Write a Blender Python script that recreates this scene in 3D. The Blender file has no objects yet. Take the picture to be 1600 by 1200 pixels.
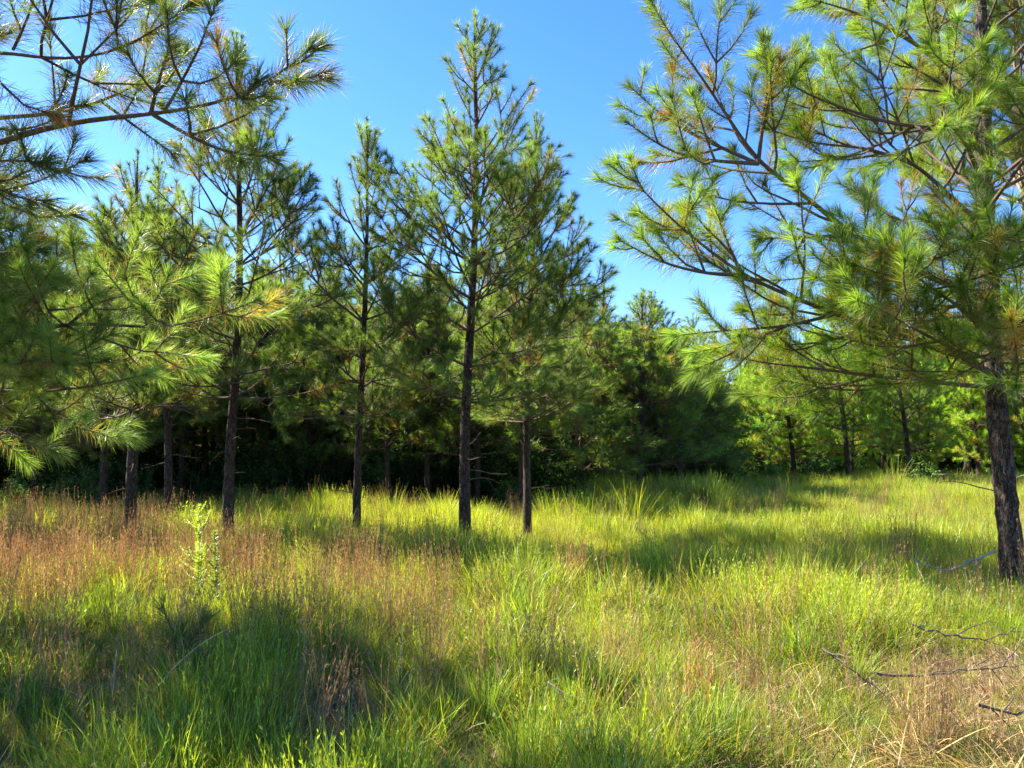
import bpy, math
import numpy as np
from mathutils import Vector
R = math.radians
C = bpy.context.scene.collection
scene = bpy.context.scene

# ------------------------------------------------------------------ camera
CAM_H, PITCH, FX = 1.65, math.atan(85/1200), 1200.0
cd = bpy.data.cameras.new('camera'); cam = bpy.data.objects.new('camera', cd); C.objects.link(cam)
cam.location = (0, 0, CAM_H); cam.rotation_euler = (math.pi/2+PITCH, 0, 0)
cd.sensor_width = 36; cd.lens = 27; cd.clip_end = 2000; cd.clip_start = 0.05
scene.camera = cam

# ------------------------------------------------------------------ light
SUN_EL, SUN_AZ = R(42), R(-64)          # azimuth clockwise from +Y (camera looks along +Y)
w = bpy.data.worlds.new('World'); scene.world = w; w.use_nodes = True
nt = w.node_tree; nt.nodes.clear()
sky = nt.nodes.new('ShaderNodeTexSky'); sky.sky_type = 'NISHITA'; sky.sun_disc = False
sky.sun_elevation = SUN_EL; sky.sun_rotation = SUN_AZ
sky.air_density = 1.0; sky.dust_density = 0.2; sky.ozone_density = 6.0
bg = nt.nodes.new('ShaderNodeBackground'); bg.inputs[1].default_value = 0.085
wo = nt.nodes.new('ShaderNodeOutputWorld')
hs = nt.nodes.new('ShaderNodeHueSaturation'); hs.inputs['Saturation'].default_value = 1.2; hs.inputs['Hue'].default_value = .509
nt.links.new(sky.outputs[0], hs.inputs['Color']); nt.links.new(hs.outputs[0], bg.inputs[0]); nt.links.new(bg.outputs[0], wo.inputs[0])
sd = bpy.data.lights.new('sun', 'SUN'); sd.energy = 5.0; sd.angle = R(0.5); sd.color = (1.0, 0.93, 0.80)
sun = bpy.data.objects.new('sun', sd); C.objects.link(sun)
tosun = Vector((math.sin(SUN_AZ)*math.cos(SUN_EL), math.cos(SUN_AZ)*math.cos(SUN_EL), math.sin(SUN_EL)))
sun.rotation_euler = tosun.to_track_quat('Z', 'Y').to_euler()
scene.view_settings.view_transform = 'Standard'; scene.view_settings.look = 'None'
scene.view_settings.exposure = 2.05; scene.view_settings.gamma = 1
scene.render.engine = 'CYCLES'
scene.cycles.max_bounces = 4; scene.cycles.diffuse_bounces = 3; scene.cycles.glossy_bounces = 1
scene.cycles.transmission_bounces = 4

# ------------------------------------------------------------------ helpers
def P(px, py, Y):
    """point at forward distance Y seen at photo pixel (px,py)"""
    x, u = (px-800)/FX, (600-py)/FX
    f = math.cos(PITCH)-u*math.sin(PITCH); z = math.sin(PITCH)+u*math.cos(PITCH)
    return np.array([x/f*Y, Y, CAM_H+z/f*Y])

def PX(px, Y, py=700):
    return P(px, py, Y)[0]

_r0 = np.random.default_rng(5)
_NW = [(_r0.normal(size=2)*f, _r0.uniform(0, 6.28), a) for f, a in ((.18, 1), (.18, 1), (.4, .8), (.4, .8), (.9, .5), (.9, .5), (2, .3), (2, .3))]
def noise2(x, y, k=0, f=1.0):
    s = 0
    for i, (d, ph, a) in enumerate(_NW):
        s = s + a*np.sin((x*d[0]+y*d[1])*f + ph + k*1.7*(i+1))
    return s/2.2
def gz(x, y):
    x = np.asarray(x, float); y = np.asarray(y, float)
    return 0.05*noise2(x, y, 3, 1.0)+0.035*noise2(x, y, 9, 3.0)-0.01

def link(o, parent=None):
    C.objects.link(o)
    if parent is not None: o.parent = parent
    return o
def tag(o, label=None, cat=None, group=None, kind=None):
    if label: o['label'] = label
    if cat: o['category'] = cat
    if group: o['group'] = group
    if kind: o['kind'] = kind
    return o
def empty(name, loc, label, cat, group=None):
    o = bpy.data.objects.new(name, None); o.empty_display_size = .2; o.location = loc
    link(o); return tag(o, label, cat, group)

class MB:
    def __init__(s): s.v=[]; s.t=[]; s.q=[]; s.c=[]; s.mt=[]; s.mq=[]; s.n=0
    def add(s, v, tris=None, quads=None, col=None, mat=0):
        v = np.asarray(v, np.float32).reshape(-1, 3)
        if tris is not None and len(tris):
            s.t.append(np.asarray(tris, np.int32)+s.n); s.mt.append(np.full(len(tris), mat, np.int32))
        if quads is not None and len(quads):
            s.q.append(np.asarray(quads, np.int32)+s.n); s.mq.append(np.full(len(quads), mat, np.int32))
        if col is None: col = np.ones((len(v), 3))
        col = np.asarray(col, np.float32)
        if col.ndim == 1: col = np.tile(col, (len(v), 1))
        s.v.append(v); s.c.append(col); s.n += len(v)
    def mesh(s, name, mats, smooth=False):
        me = bpy.data.meshes.new(name)
        v = np.concatenate(s.v); c = np.concatenate(s.c)
        t = np.concatenate(s.t) if s.t else np.zeros((0, 3), np.int32)
        q = np.concatenate(s.q) if s.q else np.zeros((0, 4), np.int32)
        me.vertices.add(len(v)); me.vertices.foreach_set('co', v.ravel())
        nl = t.size+q.size
        me.loops.add(nl); me.loops.foreach_set('vertex_index', np.concatenate([t.ravel(), q.ravel()]).astype(np.int32))
        me.polygons.add(len(t)+len(q))
        ls = np.concatenate([np.arange(len(t))*3, t.size+np.arange(len(q))*4]).astype(np.int32)
        me.polygons.foreach_set('loop_start', ls)
        mi = np.concatenate(s.mt+s.mq) if (s.mt or s.mq) else None
        me.polygons.foreach_set('material_index', mi.astype(np.int32))
        me.polygons.foreach_set('use_smooth', np.full(len(t)+len(q), smooth))
        a = me.attributes.new('tint', 'FLOAT_COLOR', 'POINT')
        a.data.foreach_set('color', np.concatenate([c, np.ones((len(c), 1), np.float32)], 1).astype(np.float32).ravel())
        for m in mats: me.materials.append(m)
        me.update(calc_edges=True)
        return me
    def obj(s, name, mats, parent=None, smooth=False):
        if not isinstance(mats, (list, tuple)): mats = [mats]
        return link(bpy.data.objects.new(name, s.mesh(name, mats, smooth)), parent)

def norm(a):
    a = np.asarray(a, float); return a/np.maximum(np.linalg.norm(a, axis=-1, keepdims=True), 1e-9)

def tube(mb, pts, rad, sides=6, col=(1, 1, 1), bark=0.0, rng=None, mat=0):
    pts = np.asarray(pts, float); n = len(pts)
    rad = np.broadcast_to(np.asarray(rad, float), (n,))
    T = norm(np.gradient(pts, axis=0))
    ref = np.array([0, 1., 0]) if abs(T[0][1]) < .8 else np.array([1., 0, 0])
    U = norm(np.cross(T, ref)); W = np.cross(T, U)
    a = np.linspace(0, 2*np.pi, sides, endpoint=False)
    rr = rad[:, None]*np.ones((1, sides))
    if bark and rng is not None:
        rr = rr*(1+bark*(rng.random((n, sides))**1.5*1.6-0.7))
    V = pts[:, None]+rr[..., None]*(np.cos(a)[None, :, None]*U[:, None]+np.sin(a)[None, :, None]*W[:, None])
    i = np.arange(n-1)[:, None]*sides; j = np.arange(sides)[None]; k = (j+1) % sides
    q = np.stack([i+j, i+k, i+sides+k, i+sides+j], -1).reshape(-1, 4)
    mb.add(V.reshape(-1, 3), quads=q, col=col, mat=mat)

def resample(pts, step):
    pts = np.asarray(pts, float)
    s = np.concatenate([[0], np.cumsum(np.linalg.norm(np.diff(pts, axis=0), axis=1))])
    n = max(3, int(s[-1]/step)+1); t = np.linspace(0, s[-1], n)
    return np.stack([np.interp(t, s, pts[:, k]) for k in range(3)], 1)
def smooth_path(pts, step):
    p = resample(pts, step)
    for _ in range(3):
        q = p.copy(); q[1:-1] = (p[:-2]+2*p[1:-1]+p[2:])/4; p = q
    return p
def arc(p0, d, L, up, rng, wob=.04, n=None):
    """a limb that starts along d and bends by 'up' towards the sky over its length"""
    n = n or max(4, int(L/.16)+1)
    d = norm(d); p = [np.array(p0, float)]; st = L/(n-1)
    for i in range(n-1):
        d = norm(d+np.array([0, 0, up/(n-1)])+rng.normal(size=3)*wob)
        p.append(p[-1]+d*st)
    return np.array(p)

# ------------------------------------------------------------------ materials
def mat(name):
    m = bpy.data.materials.new(name); m.use_nodes = True; n = m.node_tree; n.nodes.clear()
    return m, n
def N(nt, t, **k):
    n = nt.nodes.new(t)
    for a, v in k.items(): setattr(n, a, v)
    return n
def leaf_mat(name, mul=(1, 1, 1), tr=(1.5, 1.7, .6), mix=.4, rough=.45, spec=.5, var=.25):
    m, nt = mat(name); L = nt.links.new
    at = N(nt, 'ShaderNodeAttribute', attribute_name='tint')
    oi = N(nt, 'ShaderNodeObjectInfo')
    mr = N(nt, 'ShaderNodeMapRange'); mr.inputs[3].default_value = 1-var; mr.inputs[4].default_value = 1+var
    L(oi.outputs['Random'], mr.inputs[0])
    c1 = N(nt, 'ShaderNodeMix', data_type='RGBA', blend_type='MULTIPLY'); c1.inputs[0].default_value = 1
    L(at.outputs['Color'], c1.inputs[6]); c1.inputs[7].default_value = (*mul, 1)
    sc = N(nt, 'ShaderNodeVectorMath', operation='SCALE'); L(c1.outputs[2], sc.inputs[0]); L(mr.outputs[0], sc.inputs['Scale'])
    p = N(nt, 'ShaderNodeBsdfPrincipled'); L(sc.outputs[0], p.inputs['Base Color'])
    p.inputs['Roughness'].default_value = rough; p.inputs['Specular IOR Level'].default_value = spec
    t = N(nt, 'ShaderNodeBsdfTranslucent')
    c2 = N(nt, 'ShaderNodeVectorMath', operation='MULTIPLY'); L(sc.outputs[0], c2.inputs[0]); c2.inputs[1].default_value = tr
    L(c2.outputs[0], t.inputs[0])
    mx = N(nt, 'ShaderNodeMixShader'); mx.inputs[0].default_value = mix
    L(p.outputs[0], mx.inputs[1]); L(t.outputs[0], mx.inputs[2])
    o = N(nt, 'ShaderNodeOutputMaterial'); L(mx.outputs[0], o.inputs[0])
    return m
def bark_mat(name, c0, c1, scale=9, bump=.6):
    m, nt = mat(name); L = nt.links.new
    tc = N(nt, 'ShaderNodeTexCoord'); mp = N(nt, 'ShaderNodeMapping'); mp.inputs['Scale'].default_value = (3.2, 3.2, 1)
    L(tc.outputs['Object'], mp.inputs[0])
    vo = N(nt, 'ShaderNodeTexVoronoi', feature='DISTANCE_TO_EDGE'); vo.inputs['Scale'].default_value = scale
    no = N(nt, 'ShaderNodeTexNoise'); no.inputs['Scale'].default_value = 22; no.inputs['Detail'].default_value = 6
    L(mp.outputs[0], no.inputs[0])
    ad = N(nt, 'ShaderNodeVectorMath', operation='MULTIPLY_ADD'); L(no.outputs['Color'], ad.inputs[0]); ad.inputs[1].default_value = (.25,)*3
    L(mp.outputs[0], ad.inputs[2]); L(ad.outputs[0], vo.inputs['Vector'])
    rp = N(nt, 'ShaderNodeMapRange'); rp.inputs[2].default_value = .12; L(vo.outputs['Distance'], rp.inputs[0])
    ml = N(nt, 'ShaderNodeMath', operation='MULTIPLY'); L(rp.outputs[0], ml.inputs[0]); L(no.outputs[0], ml.inputs[1])
    ml2 = N(nt, 'ShaderNodeMath', operation='MULTIPLY'); L(ml.outputs[0], ml2.inputs[0]); ml2.inputs[1].default_value = 1.7
    cr = N(nt, 'ShaderNodeMix', data_type='RGBA'); L(ml2.outputs[0], cr.inputs[0])
    cr.inputs[6].default_value = (*c0, 1); cr.inputs[7].default_value = (*c1, 1)
    p = N(nt, 'ShaderNodeBsdfPrincipled'); L(cr.outputs[2], p.inputs['Base Color']); p.inputs['Roughness'].default_value = .85
    p.inputs['Specular IOR Level'].default_value = .25
    b = N(nt, 'ShaderNodeBump'); b.inputs['Strength'].default_value = bump; b.inputs['Distance'].default_value = .03
    L(ml2.outputs[0], b.inputs['Height']); L(b.outputs[0], p.inputs['Normal'])
    o = N(nt, 'ShaderNodeOutputMaterial'); L(p.outputs[0], o.inputs[0])
    return m
M_NEEDLE = leaf_mat('pine_needles', tr=(2.1, 1.95, .8), mix=.45, rough=.45, spec=.45)
M_LEAF = leaf_mat('broad_leaves', mix=.35, rough=.7, spec=.1)
M_GRASS = leaf_mat('grass_blades', tr=(1.6, 1.5, .45), mix=.45, rough=.42, spec=.5, var=.3)
M_DRY = leaf_mat('dry_stalks', tr=(1.3, 1.0, .7), mix=.35, rough=.6, spec=.3, var=.3)
M_BARK = bark_mat('pine_bark', (.010, .007, .006), (.12, .08, .06), bump=1.0)
M_PLATE = bark_mat('plated_pine_bark', (.010, .007, .006), (.16, .115, .09), scale=7, bump=1.0)
M_LIMB = bark_mat('limb_bark', (.05, .035, .025), (.17, .115, .08), scale=16, bump=.4)
M_SUNLIT = bark_mat('sunlit_bark', (.14, .10, .07), (.36, .28, .21), scale=11, bump=.4)  # sunlight on the right edge pine put into its bark colour
M_DEAD = bark_mat('weathered_wood', (.16, .14, .12), (.42, .38, .33), scale=14, bump=.4)
M_DARKDEAD = bark_mat('dark_dead_wood', (.05, .04, .033), (.20, .16, .13), scale=14, bump=.4)

# ------------------------------------------------------------------ pine builder
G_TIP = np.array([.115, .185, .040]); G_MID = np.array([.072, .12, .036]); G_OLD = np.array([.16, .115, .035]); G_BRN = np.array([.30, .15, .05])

def needles(mb, shoots, rng, dens, nl, wd, seg, tintv):
    """a brush of long needles round the outer part of every twig"""
    B=[]; D=[]; Ln=[]; Cc=[]
    for pts, ext, tint, brown in shoots:
        ds = np.linalg.norm(np.diff(pts, axis=0), axis=1); s = np.concatenate([[0], np.cumsum(ds)]); L = s[-1]
        e = min(ext, L)
        n = max(6, int(dens*e))
        u = rng.random(n)**1.6*e                       # distance back from the tip
        kk = int(n*.12); u[:kk] = rng.random(kk)*.03
        ss = L-u
        b = np.stack([np.interp(ss, s, pts[:, k]) for k in range(3)], 1)
        idx = np.clip(np.searchsorted(s, ss)-1, 0, len(ds)-1)
        ax = norm(np.diff(pts, axis=0))[idx]
        r = rng.normal(size=(n, 3)); r = norm(r-ax*(r*ax).sum(1, keepdims=True))
        back = np.clip(u/.4, 0, 1)
        th = np.radians(18+rng.random(n)*22+back*38)
        d = ax*np.cos(th)[:, None]+r*np.sin(th)[:, None]
        l = nl*(.7+.45*rng.random(n))*(1-.15*back)
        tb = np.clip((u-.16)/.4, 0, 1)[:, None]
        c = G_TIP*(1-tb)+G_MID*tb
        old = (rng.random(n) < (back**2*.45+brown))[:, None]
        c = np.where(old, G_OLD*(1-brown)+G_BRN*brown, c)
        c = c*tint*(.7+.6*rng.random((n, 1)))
        B.append(b); D.append(d); Ln.append(l); Cc.append(c)
    B = np.concatenate(B); D = norm(np.concatenate(D)); Ln = np.concatenate(Ln)[:, None]; Cc = np.concatenate(Cc); n = len(B)
    r = rng.normal(size=(n, 3)); W = norm(np.cross(D, r))*wd*.5*(.8+.4*rng.random((n, 1)))
    droop = np.array([0, 0, -1])*Ln*(.02+.26*rng.random((n, 1)))
    if seg == 1:
        V = np.stack([B-W, B+W, B+D*Ln+droop], 1).reshape(-1, 3)
        t = np.arange(n*3).reshape(-1, 3)
        mb.add(V, tris=t, col=np.repeat(Cc, 3, 0), mat=mb.nm)
    else:
        Mi = B+D*Ln*.55+droop*.2
        V = np.stack([B-W, B+W, Mi-W*.9, Mi+W*.9, B+D*Ln+droop], 1).reshape(-1, 3)
        o = (np.arange(n)*5)[:, None]
        t = np.concatenate([o+np.array([[0, 1, 3]]), o+np.array([[0, 3, 2]]), o+np.array([[2, 3, 4]])], 0)
        mb.add(V, tris=t, col=np.repeat(Cc, 5, 0), mat=mb.nm)

def grow(wood, shoots, pts, r0, level, rng, dense=1.0, brown=.03, ext=.42, step=None, bare=.3, sides=6):
    pts = np.asarray(pts); ds = np.linalg.norm(np.diff(pts, axis=0), axis=1); s = np.concatenate([[0], np.cumsum(ds)]); L = s[-1]
    t = s/L
    tube(wood, pts, r0*(1-t)**.8+.0032, sides if level == 0 else (5 if level == 1 else 4))
    br = brown if rng.random() > .06 else .6
    shoots.append((pts, ext*(1.0 if level else 1.35), .7+.6*rng.random(), br))
    if level >= 2 or L < .34: return
    pos = L*bare*(.8+.4*rng.random())
    while pos < L-.10:
        k = (rng.integers(1, 4) if dense >= 1 else rng.integers(1, 2+(rng.random() < .5))) if level < 1 else rng.integers(1, 3)
        if rng.random() < dense-1: k += 1
        i = min(int(np.searchsorted(s, pos)), len(pts)-2)
        p = np.array([np.interp(pos, s, pts[:, c]) for c in range(3)])
        ax = norm(pts[i+1]-pts[i]); side = norm(np.cross(ax, [0, 0, 1])+1e-6); upv = np.cross(side, ax)
        ph0 = rng.random()*6.28
        for j in range(k):
            ph = (0 if (j % 2 == 0) else math.pi)+rng.normal()*.55 if level == 0 else ph0+j*2.2+rng.normal()*.4
            rd = side*math.cos(ph)+upv*math.sin(ph)
            an = R(38+rng.random()*22)
            d = ax*math.cos(an)+rd*math.sin(an)
            ll = min((L-pos)*(.45+.4*rng.random())+.12, 1.25 if level == 0 else .6)
            lp = arc(p, d, ll, .6, rng, .09)
            grow(wood, shoots, lp, min(r0*.5*(1-pos/L)+.004, .012), level+1, rng, dense, brown, ext*.85, None, .35)
        pos += (.33+.24*rng.random())*(1 if level == 0 else .8)*(1 if dense >= 1 else 1.25)

def branch_len(t, spread, low):
    """t 0 at the top, 1 at the crown base"""
    f = min(1, .10+1.45*t) if t < .72 else 1-(t-.72)/.28*(1-low)
    return spread*f

LOD = {  # dens per m, needle length, width, segments, trunk sides
    'near': (640, .185, .0031, 3, 30), 'front': (560, .165, .0046, 1, 18), 'mid': (230, .18, .010, 1, 9), 'far': (55, .20, .013, 1, 6)}

def make_pine(H, cb, seed, lod, spread=1.6, lean=(0, 0), r=.085, heroes=(), auto=True, skip=None, low=.75, dense=1.0,
              trunkpts=None, whorl=.42, tint=1.0, brown=.03, base=(0, 0, 0), nbr=(4, 6)):
    """returns trunk MB and a list of (wood MB, needle MB) per main branch, local to base"""
    rng = np.random.default_rng(seed)
    dn, nl, wd, sg, sides = LOD[lod]
    n = int(H/.11) if lod in ('near', 'front') else int(H/.5)
    zz = np.linspace(-.15, H, n)
    if trunkpts is not None:
        tp = np.asarray(trunkpts)-np.array(base)
        tx = np.interp(zz, tp[:, 2], tp[:, 0]); ty = np.interp(zz, tp[:, 2], tp[:, 1])
    else:
        a, b = rng.random(2)*6; k = .05
        tx = lean[0]*(zz/H)+k*np.sin(zz*.7+a)*np.clip(zz, 0, 2)/2-k*0; ty = lean[1]*(zz/H)+k*np.sin(zz*.8+b)*np.clip(zz, 0, 2)/2
    tr = MB(); path = np.stack([tx, ty, zz], 1)
    rad = r*(1-np.clip(zz/H, 0, 1))**.75+.006+r*.35*np.exp(-np.clip(zz, 0, 9)/.18)
    tube(tr, path, rad, sides, bark=.14 if lod == 'near' else .10, rng=rng)
    at = lambda z: np.array([np.interp(z, zz, tx), np.interp(z, zz, ty), z])
    out = []
    def add(pts, r0, ext=.42, bare=.3, de=dense, lv=0):
        wd_ = MB(); sh = []
        grow(wd_, sh, pts, r0, lv, rng, de, brown, ext, None, bare)
        nb = MB(); nb.nm = 0
        sh = [(p, e, t*tint, b) for p, e, t, b in sh]
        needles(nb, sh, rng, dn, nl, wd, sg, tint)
        out.append((wd_, nb))
    for hp in heroes:
        pts, r0, subs = hp
        pts = smooth_path(np.array(pts)-np.array(base), .14)
        wd_ = MB(); sh = []
        grow(wd_, sh, pts, r0, 0, rng, dense, brown, .6, None, .3, 8)
        for sp in subs: grow(wd_, sh, smooth_path(np.array(sp)-np.array(base), .12), r0*.5, 1, rng, dense, brown, .6, None, .3)
        nb = MB(); nb.nm = 0
        sh = [(p, e, t*tint, b) for p, e, t, b in sh]
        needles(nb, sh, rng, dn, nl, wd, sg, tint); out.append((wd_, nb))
    if auto:
        z = cb; ph = rng.random()*6
        while z < H-.35:
            t = (H-z)/(H-cb); k = rng.integers(nbr[0], nbr[1])-(1 if t < .4 else 0)
            for j in range(k):
                a = ph+j*2*math.pi/k+rng.normal()*.25
                if (skip and skip(z, a)) or rng.random() < .08: continue
                el = R(6+56*(1-t)**.9+rng.normal()*7)
                L = branch_len(t, spread, low)*(.75+.4*rng.random())
                if L > (H-z)*1.0: L = (H-z)*(.75+.2*rng.random())
                L = max(L, .25)
                d = np.array([math.cos(a)*math.cos(el), math.sin(a)*math.cos(el), math.sin(el)])
                add(arc(at(z+rng.normal()*.03), d, L, .3+.45*(1-t), rng, .045), .0045+.0075*L, bare=.30 if t > .45 else .45, de=dense if t > .45 else .8)
            ph += 1.3+rng.random(); z += whorl*(.7+.6*rng.random())*(1 if t > .4 else 1.15)
    if lod != 'mid':
        for z in np.arange(.9, cb+.6, .16):
            if rng.random() < .55:
                a = rng.random()*6.28; el = R(rng.uniform(-12, 35)); q = arc(at(z), [math.cos(a)*math.cos(el), math.sin(a)*math.cos(el), math.sin(el)], rng.uniform(.08, .75), -.15, rng, .12, 6)
                dw = MB(); tube(dw, q, np.linspace(.009, .003, 6), 5)
                if rng.random() < .5: q2 = arc(q[3], q[4]-q[3]+rng.normal(size=3)*.05, .25, -.1, rng, .15, 4); tube(dw, q2, .0028, 4)
                out.append((dw, None))
    # leader
    lp = path[zz > H-.9]
    wd_ = MB(); sh = [(lp, .85, tint, 0)]; tube(wd_, lp, np.linspace(.012, .004, len(lp)), 5)
    for q in range(4):
        d = np.array([math.cos(q*1.6), math.sin(q*1.6), 2.6]); z0 = H-.62-.1*rng.random()
        pp = arc(at(z0), d, .45, .5, rng, .03); tube(wd_, pp, .004, 4); sh.append((pp, .4, tint, 0))
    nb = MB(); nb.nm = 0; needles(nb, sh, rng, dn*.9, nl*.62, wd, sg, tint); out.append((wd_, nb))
    return tr, out

def pine_object(name, base, label, group, tr, parts, split, bark=M_BARK, limb=M_LIMB, cat='pine tree'):
    root = empty(name, base, label, cat, group)
    tr.obj('trunk', bark, root, True)
    if split:
        for wdm, nb in parts:
            b = wdm.obj('branch', limb, root, True)
            if nb is not None: nb.obj('needles', M_NEEDLE, b)
    else:
        m = MB()
        for wdm, nb in parts:
            for src, mi in ((wdm, 0), (nb, 1)):
                off = m.n
                for v, c in zip(src.v, src.c): m.v.append(v); m.c.append(c); m.n += len(v)
                for a in src.t: m.t.append(a+off); m.mt.append(np.full(len(a), mi, np.int32))
                for a in src.q: m.q.append(a+off); m.mq.append(np.full(len(a), mi, np.int32))
        m.obj('crown', [limb, M_NEEDLE], root)
    return root
def copy_tree(o, parent=None):
    c = o.copy(); C.objects.link(c)
    if parent: c.parent = parent
    for ch in list(o.children): copy_tree(ch, c)
    return c

# ------------------------------------------------------------------ ground
def build_ground():
    def axis(lim, near):
        a = np.concatenate([np.linspace(-lim, -near, 26)[:-1], np.linspace(-near, near, 180), np.linspace(near, lim, 26)[1:]]); return a
    xs = axis(420, 22); ys = axis(420, 22)+14
    X, Y = np.meshgrid(xs, ys); Z = gz(X, Y)*np.clip(1-np.hypot(X, Y-14)/300, 0, 1)
    n = len(xs); i = np.arange(len(ys)-1)[:, None]*n; j = np.arange(n-1)[None]
    q = np.stack([i+j, i+j+1, i+j+n+1, i+j+n], -1).reshape(-1, 4)
    mb = MB(); mb.add(np.stack([X, Y, Z], -1).reshape(-1, 3), quads=q)
    m, nt = mat('soil_and_litter'); L = nt.links.new
    tc = N(nt, 'ShaderNodeTexCoord')
    n1 = N(nt, 'ShaderNodeTexNoise'); n1.inputs['Scale'].default_value = 1.3; n1.inputs['Detail'].default_value = 5
    n2 = N(nt, 'ShaderNodeTexNoise'); n2.inputs['Scale'].default_value = 45; n2.inputs['Detail'].default_value = 8
    L(tc.outputs['Object'], n1.inputs[0]); L(tc.outputs['Object'], n2.inputs[0])
    r1 = N(nt, 'ShaderNodeValToRGB'); r1.color_ramp.elements[0].position = .4; r1.color_ramp.elements[1].position = .6
    r1.color_ramp.elements[0].color = (.13, .07, .035, 1); r1.color_ramp.elements[1].color = (.09, .085, .03, 1); L(n1.outputs[0], r1.inputs[0])
    r2 = N(nt, 'ShaderNodeMapRange'); r2.inputs[1].default_value = .3; r2.inputs[2].default_value = .7; r2.inputs[3].default_value = .4; r2.inputs[4].default_value = 1.6
    L(n2.outputs[0], r2.inputs[0])
    sc = N(nt, 'ShaderNodeVectorMath', operation='SCALE'); L(r1.outputs[0], sc.inputs[0]); L(r2.outputs[0], sc.inputs['Scale'])
    p = N(nt, 'ShaderNodeBsdfPrincipled'); p.inputs['Roughness'].default_value = .95; L(sc.outputs[0], p.inputs['Base Color'])
    b = N(nt, 'ShaderNodeBump'); b.inputs['Strength'].default_value = .8; b.inputs['Distance'].default_value = .03
    L(n2.outputs[0], b.inputs['Height']); L(b.outputs[0], p.inputs['Normal'])
    o = N(nt, 'ShaderNodeOutputMaterial'); L(p.outputs[0], o.inputs[0])
    tag(mb.obj('ground', m, smooth=True), kind='structure')
build_ground()

# ------------------------------------------------------------------ front row of pines
def at_px(px, Y):                       # ground point under photo column px (near the horizon line)
    x = PX(px, Y, 800); return (float(x), float(Y), float(gz(x, Y)))
def hgt(py, Y): return float(P(800, py, Y)[2])

front = [  # base px, Y, top px, top py, radius, crown base, spread, seed, label
 (203, 11.0, 218, 235, .080, 2.0, 1.35, 11, 'scaly trunked pine, leftmost of the near trunks standing in the brown grass'),
 (264, 14.0, 250, 250, .070, 2.2, 1.35, 12, 'slim pine just right of and behind the leftmost near trunk'),
 (358, 11.0, 376, 55, .074, 2.2, 1.75, 13, 'tall pine with thick dark trunk right behind the yellow-green weeds'),
 (558, 11.2, 573, 185, .056, 2.0, 1.4, 14, 'slender pine standing between the two tallest pines of the row'),
 (727, 11.0, 743, 24, .078, 2.2, 1.8, 15, 'tallest central pine, pointed top against the blue sky'),
 (824, 12.5, 834, 175, .064, 2.0, 1.55, 16, 'pine just right of the tallest central pine with sunlit left trunk edge'),
]
for bx, Y, tx_, ty_, r_, cb, sp, sd_, lab in front:
    base = at_px(bx, Y); H = hgt(ty_, Y)-base[2]
    top = P(tx_, ty_, Y)
    tr, parts = make_pine(H, cb, sd_, 'front', spread=sp, lean=(top[0]-base[0], 0), r=r_, low=.95, dense=1.1, whorl=.42)
    pine_object('pine_tree', base, lab, 'pines in the front row across the meadow', tr, parts, True)

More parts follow.
